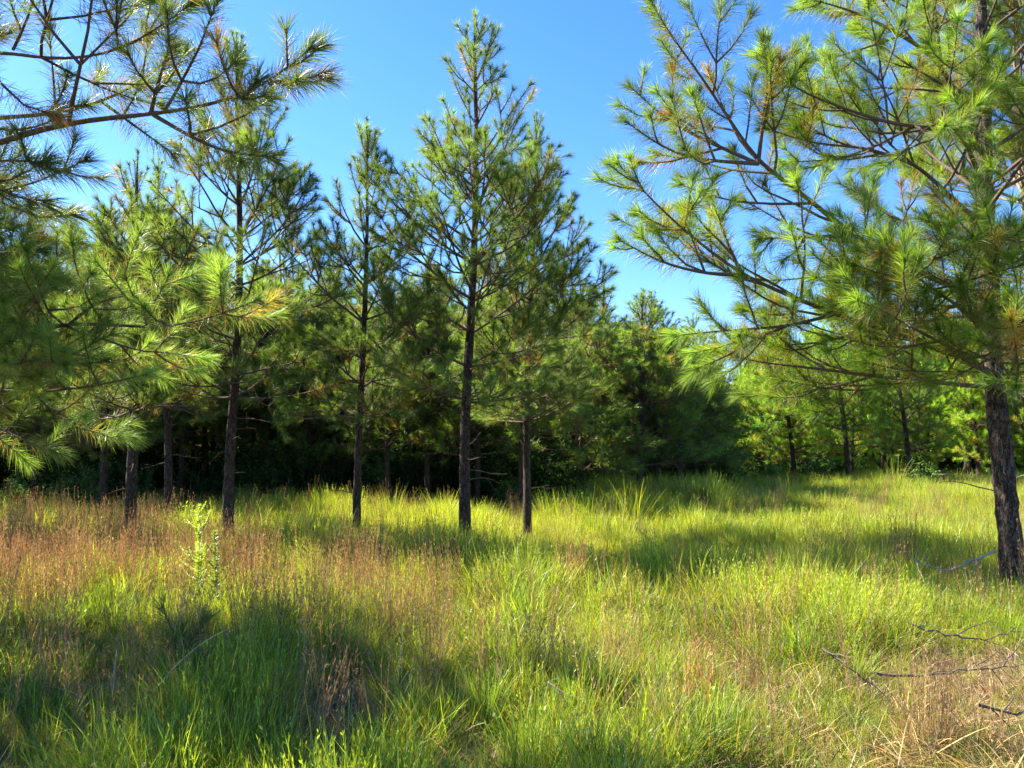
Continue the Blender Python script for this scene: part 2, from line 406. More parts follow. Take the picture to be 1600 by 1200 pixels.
# ------------------------------------------------------------------ big pine on the right
def pp(l, Y0=None): return [P(a, b, c) for a, b, c in l]
Y = 8.2; rb = P(1585, 926, Y); rb[2] = float(gz(rb[0], rb[1]))
rt = pp([(1585, 930, Y), (1574, 800, Y), (1564, 700, Y), (1555, 615, Y), (1546, 500, Y), (1542, 380, Y), (1538, 200, Y), (1532, 0, Y), (1520, -250, Y), (1515, -420, Y)])
RH = [
 (pp([(1543,470,8.2),(1450,432,7.8),(1380,398,7.5),(1310,350,7.2),(1250,300,7.0),(1185,255,6.8),(1135,180,6.7),(1090,110,6.6),(1050,60,6.5),(1012,-5,6.4)]), .034,
  [pp([(1185,256,6.8),(1120,252,6.6),(1065,246,6.5),(1015,218,6.4),(978,190,6.4)]), pp([(1185,256,6.8),(1130,232,6.9),(1080,210,7.0),(1030,178,7.1),(985,135,7.2)]),
   pp([(1185,252,6.8),(1192,190,6.6),(1203,120,6.5),(1192,60,6.4)]), pp([(1330,372,7.3),(1290,368,7.0),(1240,372,6.8),(1190,372,6.7)])]),
 (pp([(1545,580,8.2),(1440,531,7.7),(1330,500,7.2),(1240,465,6.9),(1160,430,6.7),(1090,378,6.6),(1030,325,6.5),(965,255,6.4)]), .032,
  [pp([(1160,430,6.7),(1100,428,6.5),(1030,410,6.4),(968,375,6.3)]), pp([(1160,430,6.7),(1135,380,6.7),(1112,310,6.7)]),
   pp([(1300,492,7.1),(1230,510,6.8),(1140,516,6.6),(1055,524,6.5)]), pp([(1230,508,6.9),(1180,530,6.7),(1130,560,6.6),(1090,575,6.5)])]),
 (pp([(1547,605,8.2),(1470,598,7.6),(1370,588,7.2),(1260,574,7.0),(1180,566,6.9),(1120,550,6.8)]), .024, []),
 (pp([(1540,250,8.2),(1500,160,7.8),(1465,90,7.5),(1400,50,7.3),(1330,15,7.1),(1262,-2,7.0)]), .030, [pp([(1470,95,7.5),(1462,20,7.3),(1450,-60,7.1)])]),
 (pp([(1540,300,8.2),(1500,200,7.6),(1440,200,7.2),(1370,188,6.9),(1300,162,6.7),(1240,140,6.6),(1190,85,6.5)]), .024, []),
 (pp([(1542,360,8.2),(1430,255,7.7),(1350,230,7.4),(1270,225,7.2),(1195,200,7.1)]), .022, []),
 (pp([(1543,520,8.2),(1500,480,7.3),(1440,440,6.5),(1400,390,5.9)]), .020, []),
 (pp([(1546,590,8.2),(1520,560,7.2),(1440,520,6.2),(1370,480,5.6),(1340,470,5.4)]), .022, []),
 (pp([(1545,560,8.2),(1560,480,7.0),(1560,400,6.2),(1540,320,5.7)]), .022, []),
 (pp([(1549,600,8.2),(1600,625,7.8),(1680,640,7.4),(1760,620,7.0)]), .026, []),
 (pp([(1549,590,8.2),(1570,600,7.2),(1590,560,6.2),(1580,500,5.6)]), .018, []),
 (pp([(1541,330,8.2),(1600,250,7.4),(1660,180,6.9),(1700,100,6.6)]), .022, []),
]
tr, parts = make_pine(9.8, 2.45, 21, 'near', spread=2.3, r=.108, heroes=RH, trunkpts=rt, base=rb, low=.75, dense=1.0, whorl=.55, tint=np.array([1.15, 1.2, .8]), brown=.05,
                      skip=lambda z, a: z < 7 and math.cos(a) < -.25 and math.sin(a) < .6)
pine_object('pine_tree', rb, 'large near pine at the right with a thick dark scaly trunk', 'pines standing close to the camera', tr, parts, True, bark=M_PLATE)

# second near pine off the right edge, its trunk, coloured pale as if sunlit, shows at the top
Y = 9.6; b2 = P(1665, 800, Y); b2[2] = float(gz(b2[0], b2[1]))
rt2 = pp([(1665, 880, Y), (1630, 600, Y), (1612, 400, Y), (1594, 200, Y), (1588, 80, Y), (1590, -100, Y), (1590, -300, Y)])
tr, parts = make_pine(8.6, 2.6, 22, 'near', spread=2.2, r=.10, trunkpts=rt2, base=b2, tint=np.array([1.3, 1.2, .8]), whorl=.5,
                      heroes=[(pp([(1590,190,9.6),(1540,150,9.2),(1480,140,8.9),(1420,100,8.6)]), .022, []),
                              (pp([(1606,70,9.6),(1570,30,9.3),(1520,-20,9.0),(1460,-60,8.8)]), .03, [])])
pine_object('pine_tree', b2, 'pine at the right edge whose upper trunk, coloured as sunlit, shows behind needles', 'pines standing close to the camera', tr, parts, True, bark=M_SUNLIT, limb=M_SUNLIT)

# near pine off the left edge, its limbs reach across the upper left
Y = 5.0; b3 = P(-190, 800, Y); b3[2] = float(gz(b3[0], b3[1]))
rt3 = [b3, b3+np.array([.05, 0, 3]), b3+np.array([0, .1, 8.5])]
tx0 = lambda z, dy=0: b3+np.array([.03, 0, z])
LH = [
 (pp([(-190,300,5.0),(-60,245,4.9),(0,220,4.8),(110,190,4.75),(240,178,4.7),(340,163,4.6),(400,140,4.55),(450,112,4.5),(485,75,4.5)]), .024,
  [pp([(240,180,4.7),(300,215,4.6),(350,240,4.5),(420,245,4.4)]), pp([(235,178,4.7),(245,120,4.6),(265,75,4.5)]), pp([(420,130,4.5),(455,128,4.45),(500,118,4.4)])]),
 (pp([(-190,240,5.0),(-80,195,5.2),(0,180,5.3),(65,184,5.35),(160,160,5.4),(225,130,5.45),(275,80,5.5)]), .019, [pp([(160,160,5.4),(215,200,5.3),(270,240,5.3)])]),
 (pp([(-190,150,5.0),(-80,90,4.9),(0,78,4.8),(80,95,4.7),(180,85,4.6),(255,40,4.5),(300,5,4.4)]), .014, [pp([(20,78,4.8),(50,20,4.7),(60,-30,4.6)])]),
 (pp([(-190,330,5.0),(-80,270,4.7),(0,245,4.5),(70,255,4.4)]), .014, []),
 (pp([(-190,20,5.0),(-60,-60,4.8),(60,-80,4.6),(200,-60,4.4)]), .020, []),
 (pp([(-190,420,5.0),(-100,400,5.4),(-20,400,5.8),(60,390,6.0)]), .016, []),
]
tr, parts = make_pine(6.0, 2.2, 31, 'near', spread=1.6, r=.09, heroes=LH, trunkpts=rt3, base=b3, tint=np.array([.9, .85, 1.1]), brown=.10, dense=.9,
                      skip=lambda z, a: (math.cos(a) > .1 and z < 6.5) or z < 3.6)
pine_object('pine_tree', b3, 'near pine off the left edge, its long limbs crossing the upper left sky', 'pines standing close to the camera', tr, parts, True)

# second left pine, bright low limbs
Y = 6.2; b4 = P(-370, 800, Y); b4[2] = float(gz(b4[0], b4[1]))
LH2 = [
 (pp([(-360,560,6.2),(0,530,7.2),(110,505,6.8),(180,508,6.6),(250,512,6.4),(320,500,6.2),(400,470,6.0)]), .024, [pp([(110,505,6.8),(150,470,6.6),(230,455,6.4),(300,430,6.2)])]),
 (pp([(-360,620,6.2),(-20,610,7.2),(60,612,6.9),(140,605,6.6),(230,585,6.4)]), .020, []),
 (pp([(-360,470,6.2),(0,440,7.3),(60,420,7.1),(120,380,7.0)]), .020, []),
 (pp([(-360,390,6.2),(-20,360,7.3),(50,350,7.1),(110,330,7.0)]), .016, []),
 (pp([(-360,600,6.2),(-20,575,6.8),(40,560,6.2),(100,570,5.8)]), .018, []),
]
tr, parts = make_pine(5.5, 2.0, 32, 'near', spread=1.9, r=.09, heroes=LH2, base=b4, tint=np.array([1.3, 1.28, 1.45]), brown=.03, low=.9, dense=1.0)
pine_object('pine_tree', b4, 'pine off the left edge with sunlit low limbs reaching right', 'pines standing close to the camera', tr, parts, True)

# ------------------------------------------------------------------ pines further back
protos = []
for i, (H, cb, sp, tn) in enumerate([(7.2, 1.9, 1.7, 1.0), (6.6, 1.6, 1.55, 1.05), (6.0, 1.8, 1.5, .95), (6.9, 1.4, 1.8, 1.0), (5.4, .8, 1.5, 1.1), (5.6, .9, 1.5, np.array([1.7, 1.75, .95])), (6.2, 1.2, 1.6, np.array([1.5, 1.6, .95]))]):  # last two protos: yellower young needles, tint brightened further to read as sunlit
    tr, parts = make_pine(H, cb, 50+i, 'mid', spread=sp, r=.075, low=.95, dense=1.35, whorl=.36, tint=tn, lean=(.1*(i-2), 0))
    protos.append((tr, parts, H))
# second row: individually placed
row2 = [ # px, Y, height, proto, label
 (54, 17.0, 6.6, 0, 'shaded pine near the left edge behind the brown grass'),
 (162, 15.0, 6.4, 1, 'dark trunked pine behind and left of the leftmost near trunk'),
 (485, 20.0, 5.2, 4, 'short pine with sunlit low crown between the tall trunks at centre left'),
 (608, 18.0, 6.4, 1, 'shaded pine just right of the slender pine in the row behind'),
 (668, 18.5, 6.2, 2, 'shaded pine left of the tallest pine, in the row behind'),
 (746, 18.0, 6.3, 3, 'shaded pine partly hidden behind the trunk of the tallest pine'),
 (815, 17.0, 6.0, 2, 'shaded thin pine hidden behind the pine with the sunlit trunk edge'),
 (997, 21.0, 5.7, 4, 'dark bushy pine with low branches right of the front row'),
 (905, 19.5, 5.6, 4, 'dense low branched pine just right of the front row'),
 (945, 23.0, 6.3, 4, 'taller dense pine behind the gap between two bushy pines right of the front row'),
 (1062, 23.5, 5.2, 4, 'dark bushy pine standing at the corner of the wood, left of the far gap'),
 (1105, 28.0, 4.6, 4, 'small dark pine nearest the far gap in the wood'),
]
mesh_roots = {}
def place(pi, name, x, y, h, rz, label, group, rng, wide=1.0):
    base = (float(x), float(y), float(gz(x, y)))
    tr, parts, H = protos[pi]
    if pi not in mesh_roots:
        o = pine_object(name, base, label, group, tr, parts, False); mesh_roots[pi] = o
    else:
        o = copy_tree(mesh_roots[pi]); o.location = base; o['label'] = label; o['group'] = group
    s = h/H; o.scale = (s*(.92+.2*rng.random())*wide,)*2+(s,); o.rotation_euler = (rng.normal()*.015, rng.normal()*.015, rz)
    return o
rg = np.random.default_rng(77)
for px, Y, h, pi, lab in row2:
    x, y, z = at_px(px, Y); place(pi, 'pine_tree', x, y, h, rg.random()*6.28, lab, 'pines of the second row', rg, 1.4 if px > 900 else 1.0)
# forest wall behind, on the left and centre
def scatter(rows, group, label, hr, jit=.5, young=False):
    n = 0
    for Y, pxs in rows:
        for px in pxs:
            px = px+rg.normal()*10*jit; yy = Y+rg.normal()*jit
            x = PX(px, yy); h = rg.uniform(*hr)
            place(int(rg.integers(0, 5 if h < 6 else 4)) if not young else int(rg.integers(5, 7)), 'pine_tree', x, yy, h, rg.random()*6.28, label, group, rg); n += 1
    return n
ar = lambda a, b, s: list(np.arange(a, b, s))
scatter([(22, ar(-60, 900, 95)), (24.5, ar(-90, 930, 82)), (27.5, ar(-60, 960, 72)), (31, ar(-80, 1000, 62)), (35, ar(-60, 1040, 54)), (40, ar(-60, 1060, 48))],
        'forest pines behind the second row', 'one of the shaded pines massed in the forest behind the rows of near trunks', (5.6, 7.0))
scatter([(22.5, [960, 1020]), (25, [1045, 1085]), (28, [960, 1000, 1050, 1095]), (33, [1010, 1055, 1100]), (46, ar(1060, 1200, 28)), (54, ar(1050, 1220, 24))],
        'shaded pines at the forest corner', 'one of the shaded pines at the corner of the forest beside the far gap', (5.0, 6.2))
scatter([(27, [1245, 1330, 1420, 1520, 1600, 1680]), (30, ar(1200, 1800, 62)), (34, ar(1190, 1850, 52)), (39, ar(1180, 1850, 46)), (45, ar(1170, 1850, 44))],
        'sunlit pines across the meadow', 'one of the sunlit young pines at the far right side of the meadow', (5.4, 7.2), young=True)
scatter([(20.5, [85, 195, 290, 390, 450, 530]), (23, [-20, 60, 140, 240, 330, 420, 500, 700])], 'forest pines behind the second row', 'one of the shaded pines massed in the forest behind the rows of near trunks', (6.6, 7.8))
# off-frame neighbours to the left that shade the wood
for x, y, h in ((-10.5, 12, 7), (-12.5, 16, 7), (-9.5, 18, 6.5), (-15, 20, 7), (-13, 24, 7), (-18, 24, 7), (-20, 30, 7), (-17, 28, 7), (-13, 19, 7.4), (-16, 17, 7), (-19, 20, 7.2), (-11.5, 20.5, 7), (-22, 26, 7), (-24, 33, 7), (-21, 22, 7)):
    place(int(rg.integers(0, 4)), 'pine_tree', x, y, h, rg.random()*6, 'one of the pines continuing the wood to the left', 'pines left of the picture', rg)

# ------------------------------------------------------------------ grass (uncountable stuff) from tufts
def blades(mb, rng, n, L, w, spread, lean, col, colv, base_r=.05, segs=4, droop=.5, tipc=None):
    a = rng.random(n)*6.28; rr = base_r*np.sqrt(rng.random(n)); b = np.stack([np.cos(a)*rr, np.sin(a)*rr, np.zeros(n)-.03], 1)
    a2 = a+rng.normal(size=n)*.9; tilt = np.abs(rng.normal(size=n))*spread+lean
    d = np.stack([np.cos(a2)*np.sin(tilt), np.sin(a2)*np.sin(tilt), np.cos(tilt)], 1)
    l = L*(.45+.65*rng.random(n)); dr = droop*(.3+rng.random(n)); st = (l/segs)[:, None]
    side = norm(np.cross(d, rng.normal(size=(n, 3)))); ww = w*1.2*(.5+.8*rng.random(n))[:, None]
    V = []; p = b.copy(); dd = d.copy(); horiz = np.stack([np.cos(a2), np.sin(a2), np.zeros(n)-.5], 1)
    cc = np.asarray(col)[None]*(1+1.5*colv*(rng.random((n, 1))*2-1)); mixy = rng.random((n, 1)); cc = cc*(1+np.array([[.45, .1, -.2]])*(mixy-.4)); cols = []
    for k in range(segs+1):
        t = k/segs; wk = ww*(1-t**1.8)*.5+.0003
        V += [p-side*wk, p+side*wk]; 
        ck = cc if tipc is None else cc*(1-t**2)+np.asarray(tipc)[None]*t**2
        cols += [ck, ck]
        p = p+dd*st; dd = norm(dd+horiz*(dr*(t+.15)/segs*1.6)[:, None])
    m = 2*(segs+1); V = np.stack(V, 1).reshape(-1, 3); Cc = np.stack(cols, 1).reshape(-1, 3)
    o = (np.arange(n)*m)[:, None]; q = [o+np.array([[2*k, 2*k+1, 2*k+3, 2*k+2]]) for k in range(segs)]
    mb.add(V, quads=np.concatenate(q), col=np.clip(Cc, 0, 1))
def stalks(mb, rng, n, H, col, base_r=.06, fluff=10, w=.0032, fl=.026):
    """upright dry stems with short side leaflets and tufted heads"""
    for _ in range(n):
        a = rng.random()*6.28; r = base_r*math.sqrt(rng.random()); h = H*(.65+.45*rng.random())
        d = norm([math.cos(a)*rng.random()*.16, math.sin(a)*rng.random()*.16, 1])
        p = arc([math.cos(a)*r, math.sin(a)*r, -.03], d, h, -.08, rng, .025, 7)
        c = np.asarray(col)*(.7+.6*rng.random())*np.array([1, .85+.3*rng.random(), .8+.4*rng.random()])
        side = norm(np.cross(d, rng.normal(size=3)))*w*.5
        V = np.concatenate([np.stack([x-side*(1-.6*i/6), x+side*(1-.6*i/6)]) for i, x in enumerate(p)])
        mb.add(V, quads=[[2*i, 2*i+1, 2*i+3, 2*i+2] for i in range(6)], col=c)
        k = fluff; t = .35+.65*rng.random(k); pp_ = np.stack([np.interp(t*6, np.arange(7), p[:, j]) for j in range(3)], 1)
        dd = norm(rng.normal(size=(k, 3))*.35+np.array([0, 0, 1])); l = fl*(.6+.9*rng.random((k, 1)))
        s2 = norm(np.cross(dd, rng.normal(size=(k, 3))))*w*(.8+rng.random((k, 1)))
        V = np.stack([pp_, pp_+dd*l*.5-s2*.6, pp_+dd*l, pp_+dd*l*.5+s2*.6], 1).reshape(-1, 3)
        mb.add(V, quads=np.arange(4*k).reshape(-1, 4), col=c*1.1)
def forb(mb, rng, H, col, leaves=26, ls=.03):
    for _ in range(3):
        p = arc([rng.normal()*.03, rng.normal()*.03, -.02], [rng.normal()*.25, rng.normal()*.25, 1], H*(.6+.5*rng.random()), 0, rng, .06, 6)
        tube(mb, p, .0018, 3, col=np.asarray(col)*.8)
        k = leaves; t = rng.random(k); q = np.stack([np.interp(t*5, np.arange(6), p[:, j]) for j in range(3)], 1)
        d = norm(rng.normal(size=(k, 3))*[1, 1, .4]+[0, 0, .4]); l = ls*(.6+.8*rng.random((k, 1))); s2 = norm(np.cross(d, [0, 0, 1.])+rng.normal(size=(k, 3))*.3)*l*.32
        V = np.stack([q, q+d*l*.5-s2, q+d*l, q+d*l*.5+s2], 1).reshape(-1, 3)
        mb.add(V, quads=np.arange(4*k).reshape(-1, 4), col=np.asarray(col)*(.8+.4*rng.random()))

def scatter_stuff(name, protos_, mats, pts, scl, kind, label_mesh, tiltv=.2, seed=1):
    rng = np.random.default_rng(seed)
    col = bpy.data.collections.new(name+'_tufts')
    for i, mb in enumerate(protos_):
        o = bpy.data.objects.new('tuft_%02d_%s' % (i, name), mb.mesh(name, [mats])); col.objects.link(o)
    n = len(pts); me = bpy.data.meshes.new(name); me.vertices.add(n); me.vertices.foreach_set('co', pts.astype(np.float32).ravel())
    a = me.attributes.new('rot', 'FLOAT_VECTOR', 'POINT')
    a.data.foreach_set('vector', np.stack([rng.normal(size=n)*tiltv, rng.normal(size=n)*tiltv, rng.random(n)*6.28], 1).astype(np.float32).ravel())
    a = me.attributes.new('scl', 'FLOAT', 'POINT'); a.data.foreach_set('value', scl.astype(np.float32))
    a = me.attributes.new('pick', 'INT', 'POINT'); a.data.foreach_set('value', kind.astype(np.int32))
    o = link(bpy.data.objects.new(name, me)); tag(o, kind='stuff')
    g = bpy.data.node_groups.new(name, 'GeometryNodeTree')
    g.interface.new_socket('Geometry', in_out='INPUT', socket_type='NodeSocketGeometry')
    g.interface.new_socket('Geometry', in_out='OUTPUT', socket_type='NodeSocketGeometry')
    gi = g.nodes.new('NodeGroupInput'); go = g.nodes.new('NodeGroupOutput'); L = g.links.new
    ip = g.nodes.new('GeometryNodeInstanceOnPoints'); ci = g.nodes.new('GeometryNodeCollectionInfo')
    ci.inputs['Collection'].default_value = col; ci.inputs['Separate Children'].default_value = True; ci.inputs['Reset Children'].default_value = True
    def na(nm, dt): x = g.nodes.new('GeometryNodeInputNamedAttribute'); x.data_type = dt; x.inputs['Name'].default_value = nm; return x.outputs['Attribute']
    L(gi.outputs[0], ip.inputs['Points']); L(ci.outputs[0], ip.inputs['Instance'])
    ip.inputs['Pick Instance'].default_value = True; L(na('pick', 'INT'), ip.inputs['Instance Index'])
    L(na('rot', 'FLOAT_VECTOR'), ip.inputs['Rotation']); L(na('scl', 'FLOAT'), ip.inputs['Scale'])
    L(ip.outputs[0], go.inputs[0])
    md = o.modifiers.new('scatter', 'NODES'); md.node_group = g
    return o

gr = np.random.default_rng(101)
GREEN = (.13, .205, .032); YGREEN = (.29, .35, .045); SHADE_GREEN = (.05, .12, .02); STRAW = (.40, .29, .13); RUST = (.27, .18, .085)  # darkest green: shade put into the colour of clumps in shadow
def mk(f):
    m = MB(); f(m); return m
green_p = []
for i in range(4):   # soft arching
    green_p.append(mk(lambda m: (blades(m, gr, 34, .40, .006, .45, .08, GREEN, .4, .09, droop=1.5), blades(m, gr, 14, .36, .004, .7, .1, STRAW, .3, .07, droop=.9))))
for i in range(3):   # yellow-green upright
    green_p.append(mk(lambda m: (blades(m, gr, 26, .52, .0065, .26, .03, YGREEN, .35, .08, droop=.6), blades(m, gr, 12, .38, .004, .6, .1, STRAW, .3, .06, droop=.8))))
for i in range(3):   # fine pale
    green_p.append(mk(lambda m: (blades(m, gr, 46, .36, .0042, .6, .15, YGREEN, .4, .10, droop=1.5), stalks(m, gr, 3, .5, YGREEN, fluff=8))))
for i in range(2):   # forbs
    green_p.append(mk(lambda m: (forb(m, gr, .35, GREEN), blades(m, gr, 12, .3, .005, .4, .1, GREEN, .3, .08))))
for i in range(2):   # dense upright bunches
    green_p.append(mk(lambda m: (blades(m, gr, 60, .50, .0075, .22, .03, (.17, .27, .035), .35, .07, segs=5, droop=.7), blades(m, gr, 16, .4, .005, .7, .2, STRAW, .3, .08, droop=1.2))))
dry_p = []
for i in range(3): dry_p.append(mk(lambda m: (stalks(m, gr, 11, .72, RUST, .07, 16), blades(m, gr, 10, .35, .004, .35, .1, RUST, .3, .07, droop=.7))))
for i in range(2): dry_p.append(mk(lambda m: (stalks(m, gr, 7, .62, STRAW, .07, 12), blades(m, gr, 14, .4, .0045, .4, .1, STRAW, .3, .07, droop=.8))))
litter_p = []
for i in range(3): litter_p.append(mk(lambda m: blades(m, gr, 46, .17, .0035, .5, 1.0, (.33, .25, .16), .5, .18, segs=2, droop=.3)))
for i in range(3): litter_p.append(mk(lambda m: blades(m, gr, 40, .24, .004, .5, .8, (.34, .27, .12), .5, .18, segs=4, droop=1.2)))

def sample(n, y0, y1, pw=1.0, margin=1.1):
    """points over the visible wedge of meadow, denser towards the camera"""
    u = gr.random(n); y = (y0**pw+u*(y1**pw-y0**pw))**(1/pw)
    x = (gr.random(n)*2-1)*(.70*y*margin+.6)
    return x, y
pxof = lambda x, y: 800+FX*x/y
def meadow_mask(x, y):      # 1 in the open meadow, 0 under the wood
    px = pxof(x, y)
    edge = np.where(px < 880, 17.5, np.where(px < 1130, 24, 28)) + noise2(x, y, 4)*.8
    return y < edge
def bare(x, y):             # needle litter patch, lower right
    return np.clip(1.25-np.hypot((x-3.1)/1.0, (y-5.2)/1.15), 0, 1)*(.75+.25*noise2(x, y, 8, 3))
x, y = sample(80000, 2.0, 30, .72)
m = meadow_mask(x, y) & (gr.random(len(x)) > bare(x, y)*.8) & (noise2(x, y, 7, 5) > -1.15)
x, y = x[m], y[m]; px = pxof(x, y)
nz = noise2(x, y, 1, 1.2); nz2 = noise2(x, y, 2, 2.0)
k = np.where(nz2 > .45, gr.integers(4, 7, len(x)), np.where(nz2 > -.3, gr.integers(7, 10, len(x)), gr.integers(0, 4, len(x))))
k = np.where(gr.random(len(x)) < .45, gr.integers(0, 12, len(x)), k)
k = np.where((y > 10.5) & (px > 500) & (gr.random(len(x)) < .7), gr.integers(4, 10, len(x)), k)
k = np.where((gr.random(len(x)) < .05) & (noise2(x, y, 14, 1.5) > -.2), gr.integers(12, 14, len(x)), k)
s = .44+.18*nz+.30*noise2(x, y, 5, 4.5)+.1*noise2(x, y, 13, 9)+gr.random(len(x))*.45; s *= np.where((px > 1330) & (y < 5.8), .55, 1)*np.where((px > 1420) & (y < 9), .65, 1)
s *= np.where((px > 840) & (px < 1130) & (y > 14.5), 1.5, 1.0)
s *= np.where(y > 16, 1.15, 1.0)
s = np.clip(s, .28, 2.2)
scatter_stuff('grass', green_p, M_GRASS, np.stack([x, y, gz(x, y)], 1), s, k, '', seed=3)
x, y = sample(26000, 3.7, 26, .8); px = pxof(x, y)
den = np.clip(1.15-(px-180)/560, .06, 1)*np.clip((y-4.2)/2.5, .12, 1)+.5*(noise2(x, y, 11, 1.4) > .75)
pr = .36*den*(.6+.55*noise2(x, y, 12, 2.2))*np.where(y < 6, .45, 1)*np.where((px > 850) & (y > 11), .3, 1)*(1-.97*(np.hypot((x+2.85)/.5, (y-6.4)/.9) < 1))+.03
m = meadow_mask(x, y) & (gr.random(len(x)) < pr*(1-.8*bare(x, y)))
x, y, px = x[m], y[m], px[m]
k = np.where(px < 900, gr.integers(0, 4, len(x)), gr.integers(0, 5, len(x)))
scatter_stuff('dry_grass', dry_p, M_DRY, np.stack([x, y, gz(x, y)], 1), .7+.45*gr.random(len(x)), k, '', tiltv=.09, seed=4)
x, y = sample(22000, 2.0, 13, .8)
m = (bare(x, y) > .1) | (gr.random(len(x)) < .5); x, y = x[m], y[m]
scatter_stuff('pine_litter', litter_p, M_DRY, np.stack([x, y, gz(x, y)+.01], 1), .7+.6*gr.random(len(x)), np.where(bare(x, y) > .15, gr.integers(0, 3, len(x)), gr.integers(2, 6, len(x))), '', seed=5)

def brush(m):
    blades(m, gr, 14, .9, .012, .3, .1, (.05, .10, .02), .4, .25, droop=.5)
    for _ in range(14):
        a = gr.random()*6.28; p = arc([gr.normal()*.1, gr.normal()*.1, -.05], [math.cos(a)*.5, math.sin(a)*.5, 1], .7+.5*gr.random(), 0, gr, .1, 7)
        tube(m, p, .005, 3, col=(.06, .04, .03)); k = 90; t = gr.random(k)**.7*6
        c = np.stack([np.interp(t, np.arange(7), p[:, j]) for j in range(3)], 1)+gr.normal(size=(k, 3))*.12
        dd = norm(gr.normal(size=(k, 3))*[1, 1, .5]); l = .075*(.6+.7*gr.random((k, 1))); s2 = norm(np.cross(dd, [0, 0, 1.])+gr.normal(size=(k, 3))*.4)*l*.32
        V = np.stack([c, c+dd*l*.45-s2, c+dd*l, c+dd*l*.45+s2], 1).reshape(-1, 3)
        m.add(V, quads=np.arange(4*k).reshape(-1, 4), col=np.repeat(np.array([[.035, .07, .018]])*(.6+.8*gr.random((k, 1))), 4, 0))
brush_p = [mk(brush) for _ in range(3)]
n = 5200; y = 18.5+gr.random(n)**.8*50; x = (gr.random(n)*2-1)*(.72*y+3); px = pxof(x, y)
m = (~meadow_mask(x, y)) & ((px < 1140) | (y > 30)) & (noise2(x, y, 6, .8) > -.4+.5*(y < 22)); x, y = x[m], y[m]
scatter_stuff('undergrowth', brush_p, M_LEAF, np.stack([x, y, gz(x, y)], 1), (.7+.9*gr.random(len(x)))*np.where(y > 34, 1.9, 1.0), gr.integers(0, 3, len(x)), '', seed=6)

# ------------------------------------------------------------------ shrubs, weeds, fallen wood
def leafy(name, base, h, wdt, n, ls, col, label, group, seed, cat='shrub'):
    rng = np.random.default_rng(seed); root = empty(name, base, label, cat, group)
    st = MB(); lf = MB()
    for _ in range(9):
        a = rng.random()*6.28; d = [math.cos(a)*wdt/h*rng.random(), math.sin(a)*wdt/h*rng.random(), 1]
        p = arc([rng.normal()*.06, rng.normal()*.06, -.05], d, h*(.6+.45*rng.random()), -.1, rng, .12, 8); tube(st, p, np.linspace(.010, .003, 8), 5)
        for _ in range(5):
            i = rng.integers(2, 8); q = arc(p[i], rng.normal(size=3)*[1, 1, .4]+[0, 0, .4], wdt*.5*(.5+.6*rng.random()), .1, rng, .1, 5); tube(st, q, .003, 4)
            k = n//45; t = rng.random(k)*4; c = np.stack([np.interp(t, np.arange(5), q[:, j]) for j in range(3)], 1)+rng.normal(size=(k, 3))*.05
            dd = norm(rng.normal(size=(k, 3))*[1, 1, .5]); l = ls*(.6+.7*rng.random((k, 1))); s2 = norm(np.cross(dd, [0, 0, 1.])+rng.normal(size=(k, 3))*.35)*l*.3
            V = np.stack([c, c+dd*l*.45-s2, c+dd*l, c+dd*l*.45+s2], 1).reshape(-1, 3)
            lf.add(V, quads=np.arange(4*k).reshape(-1, 4), col=np.repeat(np.asarray(col)[None]*(.7+.6*rng.random((k, 1))), 4, 0))
    st.obj('stem', M_LIMB, root, True); lf.obj('foliage', M_LEAF, root)
    return root
sg = 'broadleaf shrubs along the edge of the wood'  # darkest leaf colours below have the understory's shade put in
for i, (px, Y, h, wd_, c, lab) in enumerate([
 (115, 16.5, .95, .8, (.10, .17, .05), 'pale leaved low shrub between the two leftmost shaded trunks'),
 (150, 17.5, 1.2, .8, (.11, .18, .06), 'pale leaved shrub behind the dark trunk at far left'),
 (20, 16.5, .9, .7, (.12, .20, .04), 'leafy shrub at the far left edge of the meadow'),
 (230, 18.0, 1.2, .8, (.09, .15, .05), 'leafy shrub between the two slim trunks at left'),
 (305, 18.5, 1.2, 1.0, (.035, .075, .02), 'shade-darkened shrub left of the thick trunk behind the weeds'),
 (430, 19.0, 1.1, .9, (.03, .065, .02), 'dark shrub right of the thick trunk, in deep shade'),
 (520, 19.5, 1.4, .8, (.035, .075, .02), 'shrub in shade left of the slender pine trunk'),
 (590, 19.8, 1.9, .9, (.09, .17, .04), 'tall thin shrub with lit leaves right of the slender pine trunk'),
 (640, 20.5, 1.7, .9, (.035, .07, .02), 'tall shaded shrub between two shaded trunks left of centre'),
 (800, 17.5, .9, .7, (.07, .14, .04), 'low shrub at the foot of the sunlit edged trunk'),
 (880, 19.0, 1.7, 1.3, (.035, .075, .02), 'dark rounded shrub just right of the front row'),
 (1145, 26, 3.4, 1.2, (.10, .21, .04), 'tall vine covered sapling at the gap between dark and bright woods'),
 (1290, 26, 1.3, 1.0, (.10, .17, .05), 'pale flowering bush at the edge of the sunlit young pines'),
 (1440, 24.5, 1.1, 1.0, (.14, .24, .04), 'bright green bush left of the large near trunk, far side of meadow'),
 (1210, 27, 1.1, 1.0, (.11, .20, .05), 'low bush at the foot of the sunlit pines nearest the gap')]):
    leafy('broadleaf_shrub', at_px(px, Y), h, wd_, 1500 if h < 3 else 4200, .075, c, lab, sg, 300+i)

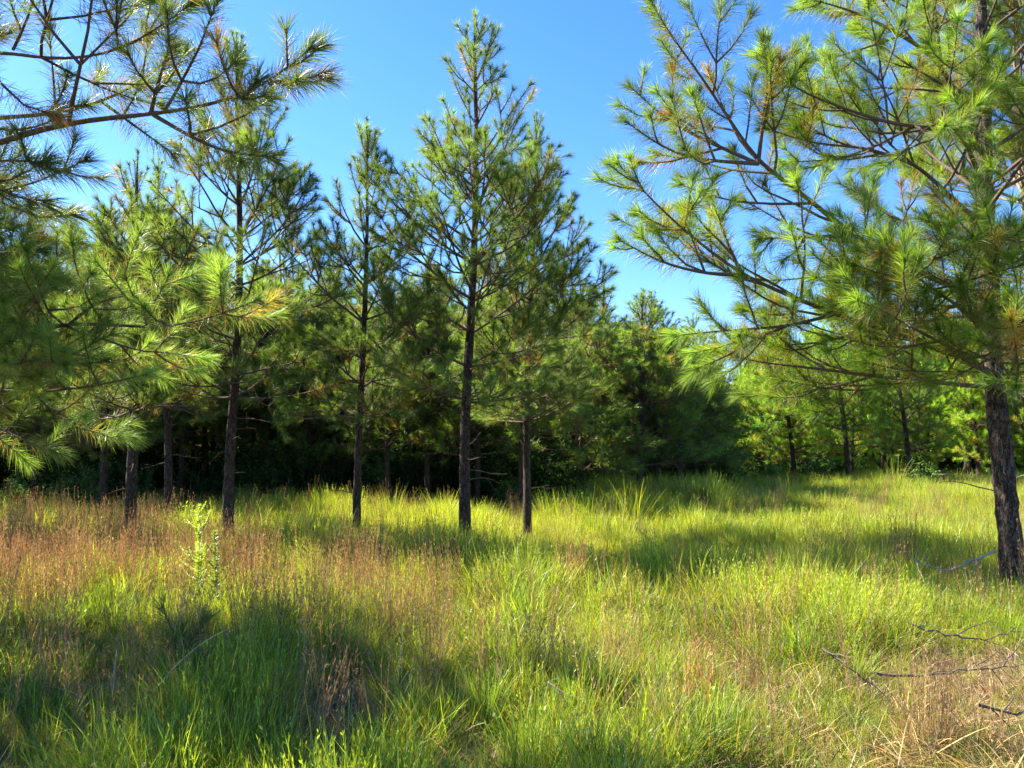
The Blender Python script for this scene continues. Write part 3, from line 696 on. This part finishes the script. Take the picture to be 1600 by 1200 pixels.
def feathery(base, h, seed, label, wide):
    """tall yellow-green weed: a single stem crowded with narrow leaves"""
    rng = np.random.default_rng(seed); root = empty('tall_weed', base, label, 'weed', 'feathery yellow-green weeds')
    st = MB(); p = arc([0, 0, -.03], [.02, 0, 1], h, 0, rng, .02, 14); tube(st, p, np.linspace(.006, .002, 14), 5, col=(.25, .33, .05)); st.obj('stem', M_GRASS, root, True)
    lf = MB(); 
    def leaves(path, k, l0):
        t = rng.random(k); q = np.stack([np.interp(t*(len(path)-1), np.arange(len(path)), path[:, j]) for j in range(3)], 1)
        a = rng.random(k)*6.28; d = norm(np.stack([np.cos(a), np.sin(a), .35+.5*rng.random(k)], 1)); l = (l0*(.6+.6*rng.random(k))*(1-.55*t))[:, None]
        s2 = norm(np.cross(d, [0, 0, 1.])+rng.normal(size=(k, 3))*.3)*.005
        V = np.stack([q, q+d*l*.4-s2, q+d*l, q+d*l*.4+s2], 1).reshape(-1, 3)
        lf.add(V, quads=np.arange(4*k).reshape(-1, 4), col=np.repeat(np.array([[.36, .45, .08]])*(.8+.4*rng.random((k, 1))), 4, 0))
    leaves(p, 900, .085)
    for i in range(wide):
        j = 4+int(rng.integers(0, 9)); a = rng.random()*6.28
        q = arc(p[j], [math.cos(a), math.sin(a), .45], .13+.12*rng.random(), .9, rng, .05, 7); leaves(q, 110, .028)
    lf.obj('foliage', M_GRASS, root)
Yw = 7.2
b = at_px(312, Yw); feathery(b, hgt(785, Yw)-b[2], 1, 'taller feathery yellow-green weed with spreading side shoots', 26)
b = at_px(341, Yw-.3); feathery(b, hgt(825, Yw-.3)-b[2], 2, 'shorter narrow feathery yellow-green weed just right of the taller one', 5)
# young pine seedling in the shade
b = at_px(297, 4.7)
rng = np.random.default_rng(8); root = empty('pine_seedling', b, 'dark bushy pine seedling in the shaded grass below the yellow-green weeds', 'seedling')
st = MB(); sh = []; p = arc([0, 0, -.03], [0, 0, 1], .5, 0, rng, .03, 8); tube(st, p, np.linspace(.010, .004, 8), 6); sh.append((p, .6, .55, 0))
for i in range(9):
    q = arc(p[2+i % 5], [math.cos(i*2.4), math.sin(i*2.4), 1.2], .24, .4, rng, .04, 5); tube(st, q, .004, 4); sh.append((q, .3, .55, 0))
st.obj('stem', M_LIMB, root, True); nb = MB(); nb.nm = 0; needles(nb, sh, rng, 420, .14, .003, 3, 1); nb.obj('needles', M_NEEDLE, root)

def clump(name, base, f, m, label, cat, group, partname='blade'):
    mb = MB(); f(mb); o = mb.obj(name, m); o.location = base; tag(o, label, cat, group); return o
cr = np.random.default_rng(400)
for px, Y, s, c, lab in [
 (985, 14.5, 1.1, YGREEN, 'tall bright grass clump at the edge of the shade right of the front row'),
 (925, 15.5, 1.0, GREEN, 'tall grass clump with long arching blades right of the front row'),
 (690, 15.0, .8, YGREEN, 'upright sunlit grass clump behind and left of the tallest pine trunk'),
 (615, 14.8, .85, YGREEN, 'upright sunlit grass clump just right of the slender pine trunk'),
 (1085, 17.5, 1.2, SHADE_GREEN, 'tall dark grass clump near the far gap'),
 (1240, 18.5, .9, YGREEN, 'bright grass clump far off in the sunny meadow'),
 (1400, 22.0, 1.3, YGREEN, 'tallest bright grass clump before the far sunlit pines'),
 (1140, 7.8, .8, SHADE_GREEN, 'grass clump coloured dark for the band of shade right of centre')]:
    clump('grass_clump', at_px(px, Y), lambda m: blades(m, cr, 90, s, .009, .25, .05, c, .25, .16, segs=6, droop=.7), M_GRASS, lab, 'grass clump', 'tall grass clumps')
for px, Y, s, n, c, lab in [
 (1432, 4.15, .62, 60, STRAW, 'pale straw coloured dry grass clump at the lower right'),
 (1405, 8.6, .85, 50, (.20, .12, .06), 'dark brown dry grass clump left of the large near trunk'),
 (890, 7.6, .72, 50, (.36, .22, .10), 'leaning tan dry grass clump in the middle of the meadow'),
 (1215, 6.3, .55, 40, STRAW, 'small pale dry grass clump right of the middle of the meadow'),
 (1085, 4.6, .5, 30, (.33, .17, .07), 'reddish dry grass clump in the bright lower right grass')]:
    clump('dry_grass_clump', at_px(px, Y), lambda m: (stalks(m, cr, n, s, c, .11, 10, .004), blades(m, cr, n, s*.8, .004, .22, .03, c, .3, .12, droop=.35)), M_DRY, lab, 'dry grass clump', 'dry grass clumps')
clump('dead_weed', at_px(200, 4.4), lambda m: blades(m, cr, 16, .75, .010, .7, .5, (.42, .43, .33), .2, .05, segs=8, droop=1.6), M_DRY,
      'pale dead weed with arching blades in the shade at lower left', 'weed', None)

def stick(name, pts, r, m, label, group=None, twigs=4, seed=0):
    rng = np.random.default_rng(seed); mb = MB(); pts = smooth_path(np.array(pts), .06); base = pts[0].copy()
    pts = pts+rng.normal(size=pts.shape)*.008; tube(mb, pts-base, np.linspace(r*.8, r*.25, len(pts)), 7, bark=.2, rng=rng)
    for i in range(twigs):
        j = rng.integers(1, len(pts)-1); q = arc(pts[j]-base, norm(pts[-1]-pts[0])*.8+rng.normal(size=3)*.6, .15+.25*rng.random(), -.1, rng, .15, 6); tube(mb, q, np.linspace(r*.4, r*.12, 6), 5)
    o = mb.obj(name, m, smooth=True); o.location = base; tag(o, label, 'branch', group)
G = 'fallen branches on the ground'
stick('fallen_branch', pp([(1556, 862, 8.0), (1520, 876, 7.8), (1480, 892, 7.6), (1440, 882, 7.5), (1425, 872, 7.5)]), .018, M_DEAD, 'pale bare broken branch leaning against the large near trunk', G, 7, 1)
stick('fallen_branch', [P(1285, 1012, 4.9), P(1340, 1052, 4.7), P(1380, 1085, 4.6)], .011, M_DARKDEAD, 'thin dark stick poking out of the bright grass at lower right', G, 2, 2)
stick('fallen_branch', [P(1365, 1052, 4.9), P(1430, 1055, 4.85), P(1500, 1050, 4.85), P(1600, 1040, 4.9)], .013, M_DARKDEAD, 'long dark stick lying level across the brown litter', G, 5, 3)
stick('fallen_branch', [P(1420, 975, 5.9), P(1470, 990, 5.8), P(1530, 1000, 5.8), P(1590, 985, 5.9)], .012, M_DARKDEAD, 'dark curved stick at the back edge of the brown litter', G, 6, 4)
stick('fallen_branch', [P(1530, 1100, 4.3), P(1560, 1115, 4.3), P(1600, 1118, 4.3), P(1640, 1100, 4.3)], .012, M_DARKDEAD, 'dark crooked stick at the right edge of the brown litter', G, 4, 5)
stick('fallen_branch', [P(855, 1062, 4.4), P(872, 1085, 4.3), P(895, 1115, 4.2)], .008, M_DARKDEAD, 'short dark stick in the grass at bottom centre', G, 1, 6)
print('tris', sum(len(m.polygons) for m in bpy.data.meshes))
